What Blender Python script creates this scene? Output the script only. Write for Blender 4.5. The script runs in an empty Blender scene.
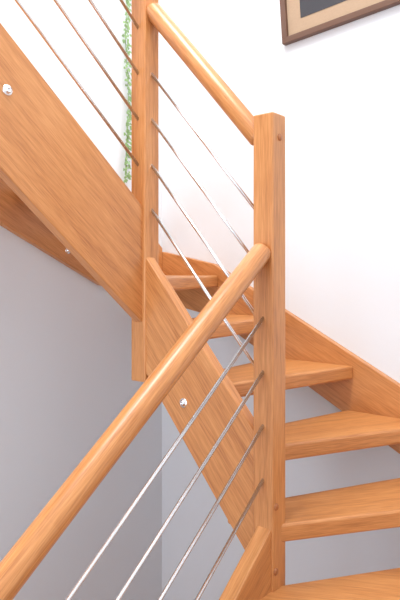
import bpy, bmesh, math, random
from mathutils import Vector, Matrix
random.seed(4)
scene = bpy.context.scene
scene.view_settings.view_transform = 'Standard'
scene.view_settings.look = 'None'

# ------------------------------------------------------------ materials
def new_mat(name):
    m = bpy.data.materials.new(name); m.use_nodes = True
    nt = m.node_tree; b = nt.nodes['Principled BSDF']
    return m, nt, b

def wood(name, dark, mid, light, rough=0.42, stave=0.0, length=0.7):
    m, nt, b = new_mat(name)
    N, L = nt.nodes, nt.links
    tc = N.new('ShaderNodeTexCoord'); oi = N.new('ShaderNodeObjectInfo')
    mul = N.new('ShaderNodeMath'); mul.operation = 'MULTIPLY'; mul.inputs[1].default_value = 37.0
    L.new(oi.outputs['Random'], mul.inputs[0])
    add = N.new('ShaderNodeVectorMath'); add.operation = 'ADD'
    L.new(tc.outputs['Object'], add.inputs[0]); L.new(mul.outputs[0], add.inputs[1])
    src = add.outputs[0]; brc = None
    if stave > 0:
        sx = N.new('ShaderNodeSeparateXYZ'); L.new(tc.outputs['Object'], sx.inputs[0])
        yz = N.new('ShaderNodeMath'); yz.operation = 'ADD'
        L.new(sx.outputs['Y'], yz.inputs[0]); L.new(sx.outputs['Z'], yz.inputs[1])
        cx = N.new('ShaderNodeCombineXYZ'); L.new(sx.outputs['X'], cx.inputs[0]); L.new(yz.outputs[0], cx.inputs[1])
        br = N.new('ShaderNodeTexBrick'); br.offset = 0.37
        br.inputs['Color1'].default_value = (0, 0, 0, 1); br.inputs['Color2'].default_value = (1, 1, 1, 1)
        br.inputs['Mortar'].default_value = (0.45, 0.45, 0.45, 1)
        br.inputs['Scale'].default_value = 1.0; br.inputs['Mortar Size'].default_value = 0.0002
        br.inputs['Brick Width'].default_value = length; br.inputs['Row Height'].default_value = stave
        L.new(cx.outputs[0], br.inputs['Vector'])
        brc = br.outputs['Color']
    def grain(scale, detail, dist):
        mp = N.new('ShaderNodeMapping'); mp.inputs['Scale'].default_value = scale
        L.new(src, mp.inputs[0])
        n = N.new('ShaderNodeTexNoise'); n.inputs['Scale'].default_value = 1.0
        n.inputs['Detail'].default_value = detail; n.inputs['Distortion'].default_value = dist
        L.new(mp.outputs[0], n.inputs['Vector']); return n.outputs['Fac']
    def mixf(a, b_, f):
        mx = N.new('ShaderNodeMix'); mx.data_type = 'FLOAT'; mx.inputs[0].default_value = f
        L.new(a, mx.inputs[2]); L.new(b_, mx.inputs[3]); return mx.outputs[0]
    broad = grain((1.1, 13, 13), 3, 1.2)
    med = grain((3.5, 75, 75), 4, 0.6)
    fine = grain((14, 300, 300), 2, 0.0)
    f = mixf(broad, med, 0.5); f = mixf(f, fine, 0.40)
    if brc is not None: f = mixf(f, brc, 0.08)
    cr = N.new('ShaderNodeValToRGB')
    cr.color_ramp.elements[0].position = 0.36; cr.color_ramp.elements[0].color = (*dark, 1)
    cr.color_ramp.elements[1].position = 0.64; cr.color_ramp.elements[1].color = (*light, 1)
    e = cr.color_ramp.elements.new(0.5); e.color = (*mid, 1)
    L.new(f, cr.inputs[0])
    L.new(cr.outputs[0], b.inputs['Base Color'])
    b.inputs['Roughness'].default_value = rough
    b.inputs['Coat Weight'].default_value = 0.18
    b.inputs['Coat Roughness'].default_value = 0.30
    bp = N.new('ShaderNodeBump'); bp.inputs['Strength'].default_value = 0.06
    bp.inputs['Distance'].default_value = 0.002
    L.new(fine, bp.inputs['Height']); L.new(bp.outputs[0], b.inputs['Normal'])
    return m

M_wood = wood('beech_wood', (0.43, 0.155, 0.045), (0.595, 0.245, 0.076), (0.70, 0.320, 0.115))
M_rail = wood('beech_handrail', (0.44, 0.16, 0.046), (0.62, 0.262, 0.085), (0.74, 0.355, 0.135), 0.36, 0.033, 0.5)

def plaster(name, col):
    m, nt, b = new_mat(name); N, L = nt.nodes, nt.links
    tc = N.new('ShaderNodeTexCoord')
    n = N.new('ShaderNodeTexNoise'); n.inputs['Scale'].default_value = 90; n.inputs['Detail'].default_value = 4
    L.new(tc.outputs['Object'], n.inputs['Vector'])
    bp = N.new('ShaderNodeBump'); bp.inputs['Strength'].default_value = 0.08; bp.inputs['Distance'].default_value = 0.003
    L.new(n.outputs['Fac'], bp.inputs['Height']); L.new(bp.outputs[0], b.inputs['Normal'])
    b.inputs['Base Color'].default_value = (*col, 1); b.inputs['Roughness'].default_value = 0.9
    return m
M_wall = plaster('white_plaster', (0.82, 0.85, 0.88))
M_ceil = plaster('ceiling_paint', (0.85, 0.87, 0.88))

def simple(name, col, rough=0.5, metal=0.0):
    m, nt, b = new_mat(name); N, L = nt.nodes, nt.links
    n = N.new('ShaderNodeTexNoise'); n.inputs['Scale'].default_value = 60
    mx = N.new('ShaderNodeMix'); mx.data_type = 'RGBA'
    mx.inputs[6].default_value = (*[c*0.9 for c in col], 1); mx.inputs[7].default_value = (*[min(1, c*1.08) for c in col], 1)
    L.new(n.outputs['Fac'], mx.inputs[0]); L.new(mx.outputs[2], b.inputs['Base Color'])
    b.inputs['Roughness'].default_value = rough; b.inputs['Metallic'].default_value = metal
    return m
M_steel = simple('brushed_steel', (0.85, 0.87, 0.89), 0.25, 1.0)
M_plug = simple('wood_plug', (0.40, 0.14, 0.045), 0.5)
M_frame = simple('dark_frame_wood', (0.13, 0.06, 0.035), 0.4)
M_mat = simple('tan_mat', (0.42, 0.29, 0.19), 0.8)
M_art = simple('dark_print', (0.03, 0.028, 0.035), 0.5)
M_leaf = simple('ivy_leaf', (0.27, 0.42, 0.17), 0.5)
M_stem = simple('ivy_stem', (0.18, 0.28, 0.08), 0.6)
M_pot = simple('ceramic_pot', (0.8, 0.78, 0.72), 0.4)
M_white = simple('white_paint', (0.82, 0.82, 0.82), 0.5)

# ------------------------------------------------------------ helpers
def link(o, parent=None):
    scene.collection.objects.link(o)
    if parent: o.parent = parent
    return o
def empty(name):
    e = bpy.data.objects.new(name, None); e.empty_display_size = 0.1
    return link(e)

def frame_for(g, org):
    g = Vector(g).normalized()
    up = Vector((0, 0, 1)) if abs(g.z) < 0.95 else Vector((1, 0, 0))
    y = up.cross(g).normalized(); z = g.cross(y).normalized()
    M = Matrix((g, y, z)).transposed().to_4x4(); M.translation = org
    return M

def mesh_obj(name, verts, faces, mat, grain=(1, 0, 0), parent=None, bevel=0.0, smooth=False, seg=3):
    verts = [Vector(v) for v in verts]
    c = sum(verts, Vector()) / len(verts)
    M = frame_for(grain, c); Mi = M.inverted()
    me = bpy.data.meshes.new(name)
    me.from_pydata([Mi @ v for v in verts], [], faces)
    bm = bmesh.new(); bm.from_mesh(me)
    bmesh.ops.recalc_face_normals(bm, faces=bm.faces); bm.to_mesh(me); bm.free()
    me.materials.append(mat)
    o = bpy.data.objects.new(name, me); o.matrix_world = M
    link(o, parent)
    if bevel:
        b = o.modifiers.new('bevel', 'BEVEL'); b.width = bevel; b.segments = seg
        b.limit_method = 'ANGLE'; b.angle_limit = math.radians(25); b.harden_normals = True
        for p in me.polygons: p.use_smooth = True
    return o

def prism(name, pts, off, mat, grain, parent=None, bevel=0.004, seg=3):
    off = Vector(off); n = len(pts)
    a = [Vector(p) for p in pts]; b = [p + off for p in a]
    faces = [list(range(n)), list(range(2*n-1, n-1, -1))]
    for i in range(n):
        j = (i+1) % n
        faces.append([i, j, n+j, n+i])
    return mesh_obj(name, a+b, faces, mat, grain, parent, bevel, seg=seg)

def box(name, x0, x1, y0, y1, z0, z1, mat, parent=None, grain=(1, 0, 0), bevel=0.0):
    return prism(name, [(x0, y0, z0), (x1, y0, z0), (x1, y1, z0), (x0, y1, z0)], (0, 0, z1-z0), mat, grain, parent, bevel)

def tube(name, a, b, r, mat, parent=None, n=28, round_end=0.0):
    a = Vector(a); b = Vector(b); d = (b-a); Ln = d.length; g = d.normalized()
    M = frame_for(g, a)
    if round_end > 0:
        rings = [(round_end*(1-math.sin(k/5*math.pi/2)), r-round_end+round_end*math.cos(k/5*math.pi/2)) for k in range(5, -1, -1)]
        rings = rings + [(Ln-x, rr) for x, rr in reversed(rings)]
    else:
        rings = [(0, r), (Ln, r)]
    V, F = [], []
    for x, rr in rings:
        for i in range(n):
            t = 2*math.pi*i/n
            V.append((x, rr*math.cos(t), rr*math.sin(t)))
    for k in range(len(rings)-1):
        for i in range(n):
            j = (i+1) % n
            F.append([k*n+i, k*n+j, (k+1)*n+j, (k+1)*n+i])
    F.append(list(range(n))); F.append(list(range((len(rings)-1)*n, len(rings)*n)))
    me = bpy.data.meshes.new(name); me.from_pydata(V, [], F)
    bm = bmesh.new(); bm.from_mesh(me); bmesh.ops.recalc_face_normals(bm, faces=bm.faces)
    bm.to_mesh(me); bm.free()
    for p in me.polygons: p.use_smooth = len(p.vertices) == 4
    me.materials.append(mat)
    o = bpy.data.objects.new(name, me); o.matrix_world = M
    return link(o, parent)

def lathe(name, pos, axis, prof, mat, parent=None, n=24):
    M = frame_for(axis, Vector(pos)); V, F = [], []
    for x, r in prof:
        for i in range(n):
            t = 2*math.pi*i/n; V.append((x, r*math.cos(t), r*math.sin(t)))
    for k in range(len(prof)-1):
        for i in range(n):
            j = (i+1) % n; F.append([k*n+i, k*n+j, (k+1)*n+j, (k+1)*n+i])
    F.append(list(range((len(prof)-1)*n, len(prof)*n)))
    me = bpy.data.meshes.new(name); me.from_pydata(V, [], F)
    bm = bmesh.new(); bm.from_mesh(me); bmesh.ops.recalc_face_normals(bm, faces=bm.faces); bm.to_mesh(me); bm.free()
    for p in me.polygons: p.use_smooth = len(p.vertices) == 4
    me.materials.append(mat)
    o = bpy.data.objects.new(name, me); o.matrix_world = M
    return link(o, parent)
def bolt(name, pos, axis, parent):
    return lathe(name, pos, axis, [(-0.004, 0.0165), (0.002, 0.0165), (0.003, 0.015), (0.003, 0.0095), (0.009, 0.009), (0.0105, 0.007), (0.0105, 0.0045), (0.006, 0.004)], M_steel, parent)
def plug(name, pos, axis, parent):
    return lathe(name, pos, axis, [(-0.003, 0.011), (0.002, 0.011), (0.005, 0.008), (0.006, 0.001)], M_plug, parent)

# ------------------------------------------------------------ room (z = 0 is eye level)
ZF, ZC = -2.537, 3.5
XL, XR, YB, YF = -1.28, 1.32, 0.85, -3.6
T = 0.12
box('wall_left', XL-T, XL, YF, YB+T, ZF, ZC, M_wall)
box('wall_back', XL, XR, YB, YB+T, ZF, ZC, M_wall)
box('wall_right', XR, XR+T, YF, YB+T, ZF, ZC, M_wall)
box('floor', XL-T, XR+T, YF-T, YB+T, ZF-T, ZF, M_wood, grain=(0, 1, 0))
box('ceiling', XL-T, XR+T, YF-T, YB+T, ZC, ZC+T, M_ceil)
wf = empty('wall_front')
wx0, wx1, wz0, wz1 = -0.9, 0.9, -1.6, 0.6
box('wall_part_left', XL-T, wx0, YF-T, YF, ZF, ZC, M_wall, wf)
box('wall_part_right', wx1, XR+T, YF-T, YF, ZF, ZC, M_wall, wf)
box('wall_part_below', wx0, wx1, YF-T, YF, ZF, wz0, M_wall, wf)
box('wall_part_above', wx0, wx1, YF-T, YF, wz1, ZC, M_wall, wf)
wn = empty('fill_window_1')  # unseen window, added behind the camera as a source for cool fill
box('jamb_left', wx0, wx0+.05, YF-T, YF, wz0, wz1, M_white, wn)
box('jamb_right', wx1-.05, wx1, YF-T, YF, wz0, wz1, M_white, wn)
box('sill', wx0+.05, wx1-.05, YF-T, YF, wz0, wz0+.05, M_white, wn)
box('head', wx0+.05, wx1-.05, YF-T, YF, wz1-.05, wz1, M_white, wn)
box('mullion', -.02, .02, YF-.09, YF-.04, wz0+.05, wz1-.05, M_white, wn)

# ------------------------------------------------------------ staircase
S = empty('wooden_staircase')
R = empty('stair_railing')
H = 0.0375
X2 = -0.557
XI = 1.28
YI = 0.815
XJ = XL+0.04
rise = 0.193
def zt(k): return -0.8 + rise*(k-1)
TH = 0.058
F = {}
F[1] = ((0.02, -0.015), (0.60, YI))
F[0] = ((0.025, -0.17), (XI, 0.50))
F[-1] = ((0.025, -0.38), (XI, -0.05))
F[-2] = ((0.025, -0.60), (XI, -0.42))
for i, k in enumerate(range(-3, -8, -1)):
    y = -0.84-0.257*i
    F[k] = ((0.025, y), (XI, y+0.03 if k == -3 else y))
F[2] = ((-0.155, 0.0), (0.25, YI))
F[3] = ((-0.305, 0.0), (-0.105, YI))
F[4] = ((-0.455, 0.0), (-0.48, YI))
F[5] = ((-0.535, 0.0), (-0.85, YI))
F[6] = ((-0.575, 0.0), (XJ, 0.70))
F[7] = ((-0.57, -0.20), (XJ, 0.34))
F[8] = ((-0.57, -0.43), (XJ, -0.06))
F[9] = ((-0.57, -0.66), (XJ, -0.45))
F[10] = ((-0.57, -0.885), (XJ, -0.79))
F[11] = ((-0.57, -1.11), (XJ, -1.07))
F[12] = ((-0.57, -1.335), (XJ, -1.32))
F[13] = ((-0.57, -1.56), (XJ, -1.56))
def tread(k):
    a, b = [Vector(p) for p in F[k]]; c, d = [Vector(p) for p in F[k+1]]
    ccw = Vector((d-c)).normalized(); nrm = Vector((-ccw.y, ccw.x))
    mid = (a+b)/2
    if nrm.dot((c+d)/2 - mid) < 0: nrm = -nrm
    ov = 0.03
    c2, d2 = c+nrm*ov, d+nrm*ov
    pts = [a, b]
    if abs(b.x-XI) < .01 and abs(d.y-YI) < .01: pts.append(Vector((XI, YI)))
    if abs(b.y-YI) < .01 and abs(d.x-XJ) < .01: pts.append(Vector((XJ, YI)))
    d2.y = min(d2.y, YI); d2.x = min(max(d2.x, XJ), XI)
    if k <= 0: c2.x = max(c2.x, .02)
    if k >= 6: c2.x = min(c2.x, -.57)
    if 1 <= k <= 5: c2.y = max(c2.y, 0.0)
    pts += [d2, c2]
    z = zt(k)
    g = ((b-a).normalized()).to_3d()
    prism('tread_%02d' % (k+8), [(p.x, p.y, z-TH) for p in pts], (0, 0, TH), M_wood, g, S, 0.010, 4)
for k in range(-7, 13): tread(k)
box('landing', XL, -0.53, -2.6, -1.56, zt(13)-0.2, zt(13), M_wood, S, (1, 0, 0), 0.005)

st = 0.044
m3 = 0.845; z10, th1 = 0.235, 0.43
y_a, y_b = -H+0.003, -1.62
prism('stringer_upper', [(-0.577, y_a, z10), (-0.577, y_b, z10+m3*(y_a-y_b)), (-0.577, y_b, z10+m3*(y_a-y_b)-th1), (-0.577, y_a, z10-th1)],
      (st, 0, 0), M_wood, (0, -1, m3), S)
m2 = 1.16; z20, th2 = 0.05, 0.43
xa, xb = X2+H-0.003, -H+0.003
prism('stringer_middle', [(xa, -0.032, z20), (xb, -0.032, z20-m2*(xb-xa)), (xb, -0.032, z20-m2*(xb-xa)-th2), (xa, -0.032, z20-th2)],
      (0, st, 0), M_wood, (-1, 0, m2), S)
m1 = 0.75; zs = -0.80
prism('stringer_lower', [(-0.02, -H+.003, zs), (-0.02, -H+.003, zs-.43), (-0.02, -1.76, ZF), (-0.02, -2.14, ZF), (-0.02, -2.14, zs-m1*2.1)],
      (st+.006, 0, 0), M_wood, (0, 1, m1), S)
prism('wall_stringer_back', [(XR, YI, -0.189-.518*(XR+.46)), (-0.88, YI, 0.03), (XJ, YI, 0.10), (XL, YI, 0.10), (XL, YI, -0.17), (-0.88, YI, -0.24), (XR, YI, -0.189-.518*(XR+.46)-.29)],
      (0, YB-YI, 0), M_wood, (-1, 0, .518), S)
tl = [(YI, .12), (.66, .26), (.34, .42), (-.06, .60), (-.45, .78), (-.79, .97), (-1.6, 1.66)]
bl = [(-1.6, 1.24), (-.79, .58), (-.45, .38), (-.16, .19), (.376, -.075), (YI, -.17)]
prism('wall_stringer_left', [(XJ, y, z) for y, z in tl+bl], (XL-XJ, 0, 0), M_wood, (0, -1, .6), S)
zr = -0.189-.518*(XI+.46)
prism('wall_stringer_right', [(XI, YI, zr), (XI, .2, zr-.22), (XI, -.6, -1.23), (XI, -2.14, zs-m1*2.1), (XI, -2.14, ZF), (XI, -1.76, ZF), (XI, -.6, -1.65), (XI, .2, zr-.5), (XI, YI, zr-.29)],
      (XR-XI, 0, 0), M_wood, (0, 1, m1), S)
bolt('bolt_1', (-0.533, -0.598, 0.535), (1, 0, 0), S)
bolt('bolt_2', (-0.335, -0.032, -0.463), (0, -1, 0), S)
bolt('bolt_3', (XJ, 0.17, 0.092), (1, 0, 0), S)

def newel(name, x, y, z0, z1):
    return box(name, x-H, x+H, y-H, y+H, z0, z1, M_wood, R, (0, 0, 1), 0.0055)
newel('newel_post_center', 0, 0, -1.42, 0.489)
newel('newel_post_turn', X2, 0, -0.415, 1.18)
newel('newel_post_base', 0, -2.175, ZF, -1.05)
newel('newel_post_top', X2, -1.66, zt(13), zt(13)+1.15)
plug('plug_1', (H, -0.020, -0.735), (1, 0, 0), R)
plug('plug_2', (H, -0.022, -0.935), (1, 0, 0), R)
plug('plug_3', (H, 0.0, 0.415), (1, 0, 0), R)

RR = 0.0325
def run(tag, P, Q, z0, z1, rail_off, offs):
    tube('handrail_'+tag, (P[0], P[1], z0+rail_off), (Q[0], Q[1], z1+rail_off), RR, M_rail, R, 40, 0.014)
    for i, o in enumerate(offs):
        e = (Vector((Q[0], Q[1], z1+o))-Vector((P[0], P[1], z0+o)))
        e = e.normalized()*0.012
        tube('rod_%s_%d' % (tag, i+1), Vector((P[0], P[1], z0+o))-e, Vector((Q[0], Q[1], z1+o))+e, 0.0057, M_steel, R, 20)
yl = -2.14
run('lower', (0, -H+.002), (0, yl), 0.0, m1*(yl+H), 0.062, [-0.15, -0.318, -0.486, -0.655])
run('middle', (-H+.002, 0), (X2+H-.002, 0), 0.0, 1.15*(-X2-2*H), 0.417, [0.73-.555, 0.56-.555, 0.39-.555, 0.224-.555])
run('upper', (X2, -H+.002), (X2, -1.62), 0.0, m3*(1.62-H), 1.06, [0.39, 0.56, 0.73, 0.90])

# ------------------------------------------------------------ picture (hangs a little crooked)
P = empty('framed_picture')
px0, px1, pz0, pz1 = -0.47, 0.33, 1.065, 1.60
P.location = (px0, YB, pz0)
P.rotation_euler = (0, math.radians(-4.0), 0)
def pbox(name, a, b, c, d, e, f, m, bv=0.002):
    return box(name, a, b, c, d, e, f, m, P, (1, 0, 0), bv)
w, h = px1-px0, pz1-pz0
fw = 0.028
pbox('frame_bottom', 0, w, -.03, 0, 0, fw, M_frame)
pbox('frame_top', 0, w, -.03, 0, h-fw, h, M_frame)
pbox('frame_left', 0, fw, -.03, 0, fw, h-fw, M_frame)
pbox('frame_right', w-fw, w, -.03, 0, fw, h-fw, M_frame)
pbox('mat_board', fw, w-fw, -.012, 0, fw, h-fw, M_mat, 0)
pbox('print', fw+.07, w-fw-.07, -.014, -.012, fw+.07, h-fw-.07, M_art, 0)

# ------------------------------------------------------------ hanging ivy
I = empty('hanging_ivy')
iy = 0.565
V, Fc = [], []
def leaf(pos, size, ang):
    n = Vector((1, 0.3*math.cos(ang), 0.4*random.uniform(-1, 1))).normalized()
    d = Vector((0.15, math.cos(ang), math.sin(ang))).normalized()
    s = n.cross(d).normalized()
    base = len(V)
    shp = [(0, 0), (.25, .42), (.5, .30), (.75, .22), (1, 0), (.75, -.22), (.5, -.30), (.25, -.42)]
    for a, b in shp: V.append(Vector(pos)+d*a*size+s*b*size+n*0.15*size*abs(b))
    Fc.append([base, base+1, base+2, base+3, base+4, base+5, base+6, base+7])
z = 1.75
while z > 0.46:
    for _ in range(3):
        y = iy+0.010*math.sin(z*9)+random.uniform(-.018, .018)
        leaf((XL+0.02+random.uniform(0, .015), y, z), random.uniform(.014, .024), random.uniform(-2.8, -0.3))
    z -= 0.011
me = bpy.data.meshes.new('leaves'); me.from_pydata(V, [], Fc); me.materials.append(M_leaf)
link(bpy.data.objects.new('leaves', me), I)
cu = bpy.data.curves.new('stem', 'CURVE'); cu.dimensions = '3D'; cu.bevel_depth = 0.0016
sp = cu.splines.new('POLY'); sp.points.add(60)
for i in range(61):
    z = 1.76-1.3*i/60
    sp.points[i].co = (XL+0.02, iy+0.010*math.sin(z*9), z, 1)
cu.materials.append(M_stem)
link(bpy.data.objects.new('stem', cu), I)
lathe('pot', (XL+0.062, iy, 1.70), (0, 0, 1), [(0, .035), (.005, .042), (.1, .058), (.11, .06), (.11, .052), (.09, .05)], M_pot, I)

# ------------------------------------------------------------ lights
def area(name, loc, rot, sx, sy, e, col):
    l = bpy.data.lights.new(name, 'AREA'); l.shape = 'RECTANGLE'; l.size = sx; l.size_y = sy
    l.energy = e; l.color = col
    o = bpy.data.objects.new(name, l); o.location = loc; o.rotation_euler = rot
    return link(o)
area('overhead_area_lamp', (-0.1, -0.8, ZC-0.05), (0, 0, 0), 0.9, 1.3, 116, (1.0, 0.995, 0.98))  # added area lamp for the daylight from above; the ceiling has no opening
area('added_cool_fill', (0, YF+0.03, -0.4), (math.radians(90), 0, 0), 1.7, 2.0, 46, (0.79, 0.89, 1.0))  # added bluish fill lamp in front of the invented window
w_ = bpy.data.worlds.new('World'); scene.world = w_; w_.use_nodes = True
w_.node_tree.nodes['Background'].inputs[0].default_value = (0.7, 0.82, 1.0, 1)
w_.node_tree.nodes['Background'].inputs[1].default_value = 1.0

# ------------------------------------------------------------ camera
cd = bpy.data.cameras.new('camera'); cam = bpy.data.objects.new('camera', cd); link(cam)
cam.location = (1.053, -1.597, 0)
cam.rotation_euler = (math.radians(90), 0, math.radians(40))
cd.lens = 36; cd.sensor_width = 36; cd.sensor_fit = 'AUTO'; cd.shift_y = -0.05
cd.clip_start = 0.02
scene.camera = cam
